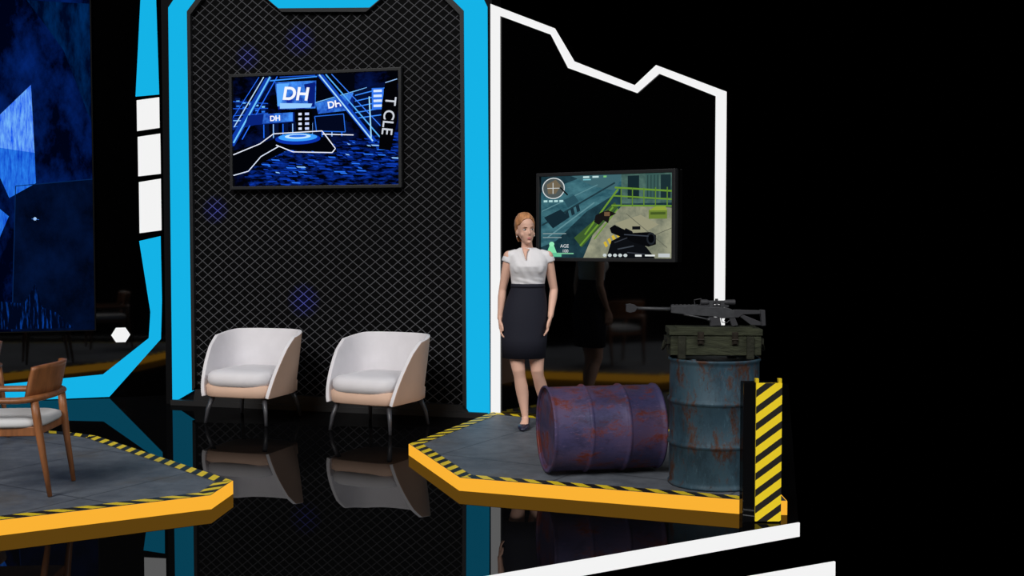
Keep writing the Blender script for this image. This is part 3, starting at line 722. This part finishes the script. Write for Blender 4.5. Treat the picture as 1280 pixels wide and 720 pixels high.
# ------------------------------------------------------------------ wooden armchairs
m_wood = pmat('brown_walnut', rgb(144, 90, 52), 0.45, var=0.3, scale=5, stretch=(6, 6, 1))
m_seatw = pmat('grey_white_seat', rgb(205, 205, 205), 0.8, var=0.03)
def wchair(mw, label):
    """local: front = -X ; origin at floor under the seat centre"""
    r = empty('dining_chair', mw, label, 'chair', 'wooden dining armchairs')
    for y in (-1, 1):
        g = G(); g.tube([(0.275, y*0.21, 0.0), (0.24, y*0.215, 0.25), (0.215, y*0.225, 0.45), (0.205, y*0.23, 0.545)], [0.013, 0.019, 0.024, 0.022], 12)
        g.obj('leg', [m_wood], parent=r, smooth=True)
        g = G(); g.tube([(-0.26, y*0.21, 0.0), (-0.245, y*0.22, 0.25), (-0.235, y*0.235, 0.45), (-0.235, y*0.25, 0.54)], [0.013, 0.019, 0.024, 0.02], 12)
        g.obj('leg', [m_wood], parent=r, smooth=True)
    pts = []
    for k in range(0, 9): pts.append((-0.28+0.05*k, -0.265, 0.555))
    for k in range(1, 16):
        t = -math.pi/2+math.pi*k/16
        pts.append((0.12+0.13*max(0, math.cos(t))**0.8, 0.265*math.sin(t), 0.555+0.01*math.cos(t)))
    for k in range(8, -1, -1): pts.append((-0.28+0.05*k, 0.265, 0.555))
    g = G(); g.tube(pts, (0.030, 0.019), 12, ref=(0, 0, 1)); g.obj('arm_rail', [m_wood], parent=r, smooth=True)
    v = []; f = []; n = 20; zz = [0.56, 0.62, 0.68, 0.73, 0.75]
    for i in range(n+1):
        t = math.radians(-66+132*i/n)
        for j, z in enumerate(zz):
            k = (z-0.56)/0.185
            zt = z-(0.012*(abs(i-n/2)/(n/2))**4 if j >= 3 else 0)
            v.append((0.10+0.14*math.cos(t)+0.04*k, 0.262*math.sin(t), zt))
    for i in range(n):
        for j in range(len(zz)-1):
            q0 = i*len(zz)+j; f.append((q0, q0+1, q0+len(zz)+1, q0+len(zz)))
    o = obj('backrest', v, f, [m_wood], parent=r, smooth=True)
    sd = o.modifiers.new('s', 'SOLIDIFY'); sd.thickness = 0.022; sd.offset = 0
    g = G(); g.box(-0.235, 0.215, -0.215, 0.215, 0.345, 0.40); g.obj('seat_frame', [m_wood], parent=r, bevel=0.006)
    g = G(); g.loft([(0.395, -0.01, 0, 0.24, 0.225), (0.41, -0.01, 0, 0.25, 0.235), (0.435, -0.01, 0, 0.245, 0.23), (0.447, -0.01, 0, 0.21, 0.2)], seg=40, pw=0.45)
    g.obj('seat', [m_seatw], parent=r, smooth=True)
    return r
wchair(T(-3.045, 6.79, 0.089, 4, 1.0445), 'brown wooden dining armchair with pale seat at the platform edge')
wchair(T(-4.155, 8.38, 0.089, 4, 1.0), 'brown wooden dining armchair farther back on the platform')

# ------------------------------------------------------------------ woman
wr = empty('person', T(0.110, 9.045, 0.088, 0, 1.0445), 'standing woman in white sleeveless blouse and black knee-length skirt', 'person')
m_skin = pmat('skin', rgb(226, 180, 158), 0.5, spec=0.3, var=0.05, scale=6)
m_hair = pmat('strawberry_blond_hair', rgb(184, 128, 84), 0.5, var=0.45, scale=14, stretch=(7, 1, 1.5))
m_blouse = pmat('white_blouse', rgb(228, 226, 228), 0.8, spec=0.1)
m_skirt = pmat('black_skirt', rgb(36, 37, 47), 0.75, spec=0.15)
m_shoe = pmat('dark_navy_shoe', rgb(34, 34, 56), 0.35)
HM = Matrix.Translation((0.004, -0.005, 1.425)) @ Matrix.Rotation(math.radians(17), 4, 'Z') @ Matrix.Rotation(math.radians(-3), 4, 'Y')
HMI = HM.inverted()
g = G()
g.loft([(0.78, 0, 0, 0.15, 0.11), (0.88, 0, 0.01, 0.160, 0.122), (0.97, 0.005, 0.005, 0.148, 0.11), (1.08, 0.018, 0, 0.115, 0.085), (1.17, 0.02, 0, 0.122, 0.09),
        (1.25, 0.022, -0.004, 0.135, 0.098), (1.32, 0.024, 0, 0.145, 0.082), (1.355, 0.022, 0.005, 0.125, 0.062), (1.38, 0.018, 0.008, 0.075, 0.048), (1.395, 0.015, 0.01, 0.050, 0.045)])
g.loft([(1.355, 0.016, 0.012, 0.066, 0.052), (1.385, 0.014, 0.012, 0.050, 0.048), (1.42, 0.01, 0.010, 0.042, 0.044), (1.50, 0.006, 0.012, 0.042, 0.047)])
h = G()
h.loft([(-0.002, 0, -0.058, 0.013, 0.014), (0.008, 0, -0.052, 0.024, 0.028), (0.028, 0, -0.034, 0.038, 0.052), (0.052, 0, -0.018, 0.050, 0.072), (0.085, 0, -0.006, 0.061, 0.085),
        (0.12, 0, 0.004, 0.067, 0.093), (0.16, 0, 0.010, 0.069, 0.096), (0.19, 0, 0.014, 0.062, 0.088), (0.215, 0, 0.016, 0.046, 0.066), (0.232, 0, 0.017, 0.02, 0.03)], seg=36)
h.tube([(0, -0.082, 0.122), (0, -0.090, 0.104), (0, -0.098, 0.084), (0, -0.096, 0.077), (0, -0.086, 0.071)], [(0.006, 0.005), (0.0065, 0.006), (0.008, 0.008), (0.009, 0.007), (0.007, 0.005)], 12)
for sx_ in (-1, 1):
    h.ball((sx_*0.008, -0.089, 0.078), (0.006, 0.006, 0.005))
    h.ball((sx_*0.034, -0.050, 0.076), (0.026, 0.022, 0.024))
    h.ball((sx_*0.067, 0.010, 0.098), (0.008, 0.015, 0.028))
h.ball((0, -0.078, 0.014), (0.014, 0.011, 0.011)); h.ball((0, -0.081, 0.046), (0.020, 0.008, 0.010))
h.xf(HM); g.add(h.v, h.f)
def arm(sh, el, wrp, knuck, tip, side):
    sh, el, wrp, knuck, tip = map(Vector, (sh, el, wrp, knuck, tip))
    g.ball(tuple(sh), (0.044, 0.046, 0.050))
    g.tube([sh+Vector((-side*0.03, 0, 0.01)), sh, sh.lerp(el, 0.4), sh.lerp(el, 0.8), el, el.lerp(wrp, 0.25), el.lerp(wrp, 0.7), wrp], [0.042, 0.042, 0.038, 0.033, 0.031, 0.033, 0.025, (0.022, 0.018)], 16)
    g.tube([wrp.lerp(el, 0.08), wrp, wrp.lerp(knuck, 0.5), knuck], [(0.020, 0.022), (0.016, 0.025), (0.014, 0.036), (0.012, 0.037)], 16)
    d = (tip-knuck)
    for k, (o_, L) in enumerate(((-0.030, 0.86), (-0.010, 1.0), (0.010, 0.93), (0.030, 0.74))):
        b0 = knuck+Vector((0, o_*0.95, 0)); curl = Vector((-side*0.020, 0, 0))
        p1 = b0+d*L*0.45+Vector((0, o_*0.12, 0)); p2 = b0+d*L*0.78+curl*0.5+Vector((0, o_*0.16, 0)); p3 = b0+d*L+curl+Vector((0, o_*0.14, 0))
        g.tube([b0-d*0.2, b0, p1, p2, p3], [0.008, 0.0088, 0.0082, 0.0075, 0.006], 10)
    t0 = wrp.lerp(knuck, 0.3)+Vector((-side*0.004, -0.022, 0))
    g.tube([t0, t0+Vector((-side*0.010, -0.022, -0.022)), t0+Vector((-side*0.016, -0.030, -0.05)), t0+Vector((-side*0.018, -0.030, -0.068))], [0.013, 0.011, 0.0095, 0.007], 10)
arm((-0.130, 0.01, 1.325), (-0.178, 0.03, 1.07), (-0.198, -0.01, 0.845), (-0.194, -0.02, 0.770), (-0.182, -0.03, 0.695), -1)
arm((0.172, 0.01, 1.325), (0.221, 0.04, 1.07), (0.190, -0.055, 0.865), (0.174, -0.075, 0.795), (0.158, -0.09, 0.722), 1)
g.tube([(-0.075, 0.0, 0.86), (-0.080, -0.01, 0.72), (-0.068, -0.025, 0.55), (-0.054, -0.036, 0.45), (-0.046, -0.025, 0.40), (-0.032, -0.005, 0.32), (-0.023, 0.004, 0.26), (-0.010, 0.002, 0.15), (-0.004, 0.000, 0.09), (-0.003, -0.004, 0.055)],
       [0.083, 0.076, 0.061, 0.050, 0.045, 0.050, 0.047, 0.032, 0.026, 0.03], 20)
g.tube([(0.075, 0.0, 0.86), (0.080, 0, 0.72), (0.084, -0.010, 0.55), (0.090, -0.012, 0.45), (0.098, 0.010, 0.40), (0.120, 0.060, 0.32), (0.134, 0.085, 0.26), (0.160, 0.12, 0.15), (0.172, 0.13, 0.09), (0.178, 0.125, 0.055)],
       [0.083, 0.076, 0.061, 0.050, 0.045, 0.049, 0.046, 0.031, 0.026, 0.03], 20)
FEET = ((-0.002, -0.005, -8), (0.178, 0.125, 28))
def foot(gg, x, y, yaw, r0):
    F = Matrix.Translation((x, y, 0)) @ Matrix.Rotation(math.radians(yaw), 4, 'Z'); k = G()
    k.tube([(0, 0.045, 0.058), (0, 0.02, 0.06), (0, -0.03, 0.052), (0, -0.08, 0.034), (0, -0.125, 0.022), (0, -0.155, 0.018), (0, -0.172, 0.014)],
           [(0.022*r0, 0.020*r0), (0.029*r0, 0.032*r0), (0.032*r0, 0.028*r0), (0.038*r0, 0.022*r0), (0.037*r0, 0.017*r0), (0.025*r0, 0.012*r0), (0.008*r0, 0.006)], 16, ref=(0, 0, 1))
    k.xf(F); gg.add(k.v, k.f)
for ft in FEET: foot(g, *ft, 0.92)
body = g.obj('body', [m_skin], parent=wr); remesh(body, 0.0042, 6, 0.5)
for vt in body.data.vertices:            # shape eye sockets and lip line
    if vt.co.z > 1.40:
        p = HMI @ vt.co
        if p.y < 0:
            dy = 0
            for sx_ in (-1, 1):
                dy += 0.0080*math.exp(-(((p.x-sx_*0.029)/0.016)**2+((p.z-0.113)/0.012)**2))
                dy -= 0.0025*math.exp(-(((p.x-sx_*0.028)/0.018)**2+((p.z-0.131)/0.006)**2))
            dy += 0.003*math.exp(-((p.x/0.02)**2+((p.z-0.030)/0.006)**2))
            p.y += dy; vt.co = HM @ p
g = G()
g.loft([(1.06, 0.016, 0, 0.122, 0.094), (1.10, 0.018, 0, 0.126, 0.097), (1.17, 0.02, -0.002, 0.135, 0.106), (1.22, 0.021, -0.012, 0.143, 0.118), (1.255, 0.022, -0.015, 0.147, 0.124), (1.30, 0.024, -0.006, 0.150, 0.108),
        (1.345, 0.022, 0.002, 0.142, 0.080), (1.375, 0.020, 0.006, 0.108, 0.064), (1.398, 0.016, 0.010, 0.064, 0.056)], seg=36)
g.ball((-0.040, -0.082, 1.245), (0.060, 0.036, 0.058)); g.ball((0.084, -0.082, 1.245), (0.060, 0.036, 0.058))
for s_, sh in ((-1, (-0.128, 0.008, 1.325)), (1, (0.170, 0.008, 1.325))):
    p = Vector(sh); g.tube([p+Vector((-s_*0.06, 0, 0.022)), p+Vector((-s_*0.010, 0, 0.006)), p+Vector((s_*0.008, 0.002, -0.020)), p+Vector((s_*0.014, 0.003, -0.040))], [0.042, 0.047, 0.048, 0.048], 18)
bl = g.obj('blouse', [m_blouse], parent=wr); remesh(bl, 0.0055, 7, 0.5)
for vt in bl.data.vertices:              # soft folds
    c = vt.co
    if c.z < 1.36:
        k = 0.0022*math.sin(c.z*150+c.x*40)*max(0, 1-abs(c.z-1.13)/0.06)+0.0015*math.sin(c.x*90+c.z*55)
        c.y += k*(1 if c.y > 0 else -1)
g = G(); g.tube([(0.0, -0.058, 1.392), (-0.004, -0.078, 1.368), (-0.002, -0.102, 1.335), (0.003, -0.120, 1.305)], [(0.030, 0.006), (0.017, 0.007), (0.008, 0.006), (0.003, 0.004)], 12)
g.obj('neckline', [m_skin], parent=wr, smooth=True)
g = G()
g.loft([(1.118, 0.018, 0, 0.128, 0.100), (1.085, 0.018, 0, 0.132, 0.102), (1.0, 0.008, 0.002, 0.156, 0.116), (0.90, -0.002, 0.006, 0.177, 0.132), (0.82, -0.006, 0.006, 0.182, 0.134), (0.70, -0.010, 0.000, 0.177, 0.128), (0.545, -0.014, -0.006, 0.167, 0.118), (0.545, -0.014, -0.006, 0.160, 0.112), (0.60, -0.014, 0, 0.160, 0.112)], seg=44, caps=False)
g.obj('skirt', [m_skirt], parent=wr, smooth=True)
g = G(); g.loft([(1.120, 0.018, 0, 0.125, 0.097), (1.121, 0.018, 0, 0.131, 0.104), (1.092, 0.018, 0, 0.134, 0.106), (1.090, 0.018, 0, 0.128, 0.099)], seg=44, caps=False)
g.obj('waistband', [m_skirt], parent=wr, smooth=True)
for (x, y, yaw) in FEET:
    g = G(); F = Matrix.Translation((x, y, 0)) @ Matrix.Rotation(math.radians(yaw), 4, 'Z')
    secs_ = [(0.055, 0.058, 0.020, 0.020), (0.04, 0.056, 0.031, 0.026), (0.0, 0.046, 0.034, 0.022), (-0.05, 0.034, 0.037, 0.018), (-0.09, 0.026, 0.043, 0.022), (-0.13, 0.020, 0.041, 0.019), (-0.165, 0.016, 0.028, 0.014), (-0.185, 0.012, 0.008, 0.008)]
    g.tube([(0, a_, b_) for a_, b_, _, _ in secs_], [(c_, d_) for _, _, c_, d_ in secs_], 18, ref=(0, 0, 1))
    g.tube([(0, 0.032, 0.045), (0, 0.034, 0.02), (0, 0.036, 0.0)], [0.020, 0.013, 0.012], 12)
    g.xf(F); g.obj('shoe', [m_shoe], parent=wr, smooth=True)
# hair
secs = [(0.02, 0, 0.030, 0.050, 0.055), (0.05, 0, 0.022, 0.064, 0.076), (0.085, 0, 0.014, 0.0705, 0.086), (0.12, 0, 0.010, 0.0745, 0.098), (0.16, 0, 0.013, 0.0755, 0.103), (0.19, 0, 0.016, 0.070, 0.096), (0.215, 0, 0.018, 0.058, 0.078), (0.236, 0, 0.018, 0.034, 0.046), (0.243, 0, 0.018, 0.004, 0.005)]
def interp(z):
    for a_, b_ in zip(secs, secs[1:]):
        if a_[0] <= z <= b_[0]:
            t = (z-a_[0])/(b_[0]-a_[0]); return [a_[i]+(b_[i]-a_[i])*t for i in range(5)]
    return list(secs[-1])
v = []; f = []; keep = []
NZ, NS = 60, 96
for k in range(NZ):
    z = 0.02+0.223*k/(NZ-1); z_, cx, cy, rx, ry = interp(z)
    for q_ in range(NS):
        th = 2*math.pi*q_/NS; w_ = 1+0.010*math.sin(9*th+z*60)
        x, y = rx*w_*math.cos(th), cy+ry*w_*math.sin(th); v.append((x, y, z))
        if y < -0.03: lim = 0.196-0.045*min(1, abs(x)/0.06)**2.5
        elif y < 0.02: lim = lerp(0.150, 0.080, (y+0.03)/0.05)
        elif y < 0.05: lim = lerp(0.080, 0.025, (y-0.02)/0.03)
        else: lim = 0.02
        keep.append(z >= lim)
for k in range(NZ-1):
    for q_ in range(NS):
        q2 = (q_+1) % NS; ids = (k*NS+q_, k*NS+q2, (k+1)*NS+q2, (k+1)*NS+q_)
        if all(keep[i] for i in ids): f.append(ids)
f.append(tuple((NZ-1)*NS+q_ for q_ in range(NS)))
used = sorted(set(itertools.chain(*f))); mp_ = {o_: i for i, o_ in enumerate(used)}
g = G(); g.add([v[i] for i in used], [tuple(mp_[i] for i in qq) for qq in f]); g.xf(HM)
cap = g.obj('hair_cap', [m_hair], parent=wr, smooth=True)
sd = cap.modifiers.new('s', 'SOLIDIFY'); sd.thickness = 0.010; sd.offset = -0.6
g = G(); g.ball((0, 0.112, 0.150), (0.040, 0.034, 0.038)); g.ball((0.0, 0.02, 0.226), (0.050, 0.062, 0.022)); g.xf(HM)
dgv = bpy.context.evaluated_depsgraph_get(); dgv.update(); me2 = bpy.data.meshes.new_from_object(cap.evaluated_get(dgv))
g.add([tuple(p.co) for p in me2.vertices], [tuple(p.vertices) for p in me2.polygons])
bpy.data.objects.remove(cap)
hr = g.obj('hair', [m_hair], parent=wr); remesh(hr, 0.0032, 5, 0.5)
m_eyew = pmat('eye_white', rgb(225, 225, 225), 0.3); m_iris = pmat('iris', rgb(50, 66, 70), 0.2); m_lip = pmat('lips', rgb(196, 92, 90), 0.4); m_brow = pmat('eyebrow', rgb(150, 104, 74), 0.8); m_teeth = pmat('teeth', rgb(235, 232, 226), 0.3)
for sx_ in (-1, 1):
    g = G(); g.ball((sx_*0.029, -0.0725, 0.113), (0.0135, 0.0085, 0.0060), 0); g.ball((sx_*0.029+0.001, -0.0785, 0.113), (0.0056, 0.0035, 0.0056), 1)
    g.tube([(sx_*0.015, -0.0785, 0.1155), (sx_*0.024, -0.082, 0.1195), (sx_*0.034, -0.0805, 0.1195), (sx_*0.044, -0.074, 0.115)], 0.0014, 6, 2)
    g.xf(HM); g.obj('eye', [m_eyew, m_iris, m_brow], parent=wr, smooth=True)
    g = G(); g.tube([(sx_*0.013, -0.0885, 0.129), (sx_*0.028, -0.0860, 0.1335), (sx_*0.044, -0.0765, 0.130)], [0.0015, 0.0021, 0.0010], 8); g.xf(HM); g.obj('eyebrow', [m_brow], parent=wr, smooth=True)
g = G()
g.tube([(-0.021, -0.0800, 0.051), (-0.011, -0.0885, 0.0485), (0, -0.0905, 0.0475), (0.011, -0.0885, 0.0485), (0.021, -0.0800, 0.051)], [0.0010, 0.0024, 0.0027, 0.0024, 0.0010], 10)
g.tube([(-0.021, -0.0800, 0.051), (-0.011, -0.0870, 0.041), (0, -0.0890, 0.0390), (0.011, -0.0870, 0.041), (0.021, -0.0800, 0.051)], [0.0010, 0.0027, 0.0031, 0.0027, 0.0010], 10)
g.ball((0, -0.0850, 0.0445), (0.017, 0.005, 0.0038), 1)
g.xf(HM); g.obj('lips', [m_lip, m_teeth], parent=wr, smooth=True)
m_pearl = pmat('pearl', rgb(235, 235, 235), 0.2)
for sx_ in (-1, 1):
    g = G(); g.ball((sx_*0.071, 0.0, 0.062), (0.0045, 0.0045, 0.006)); g.xf(HM); g.obj('earring', [m_pearl], parent=wr, smooth=True)
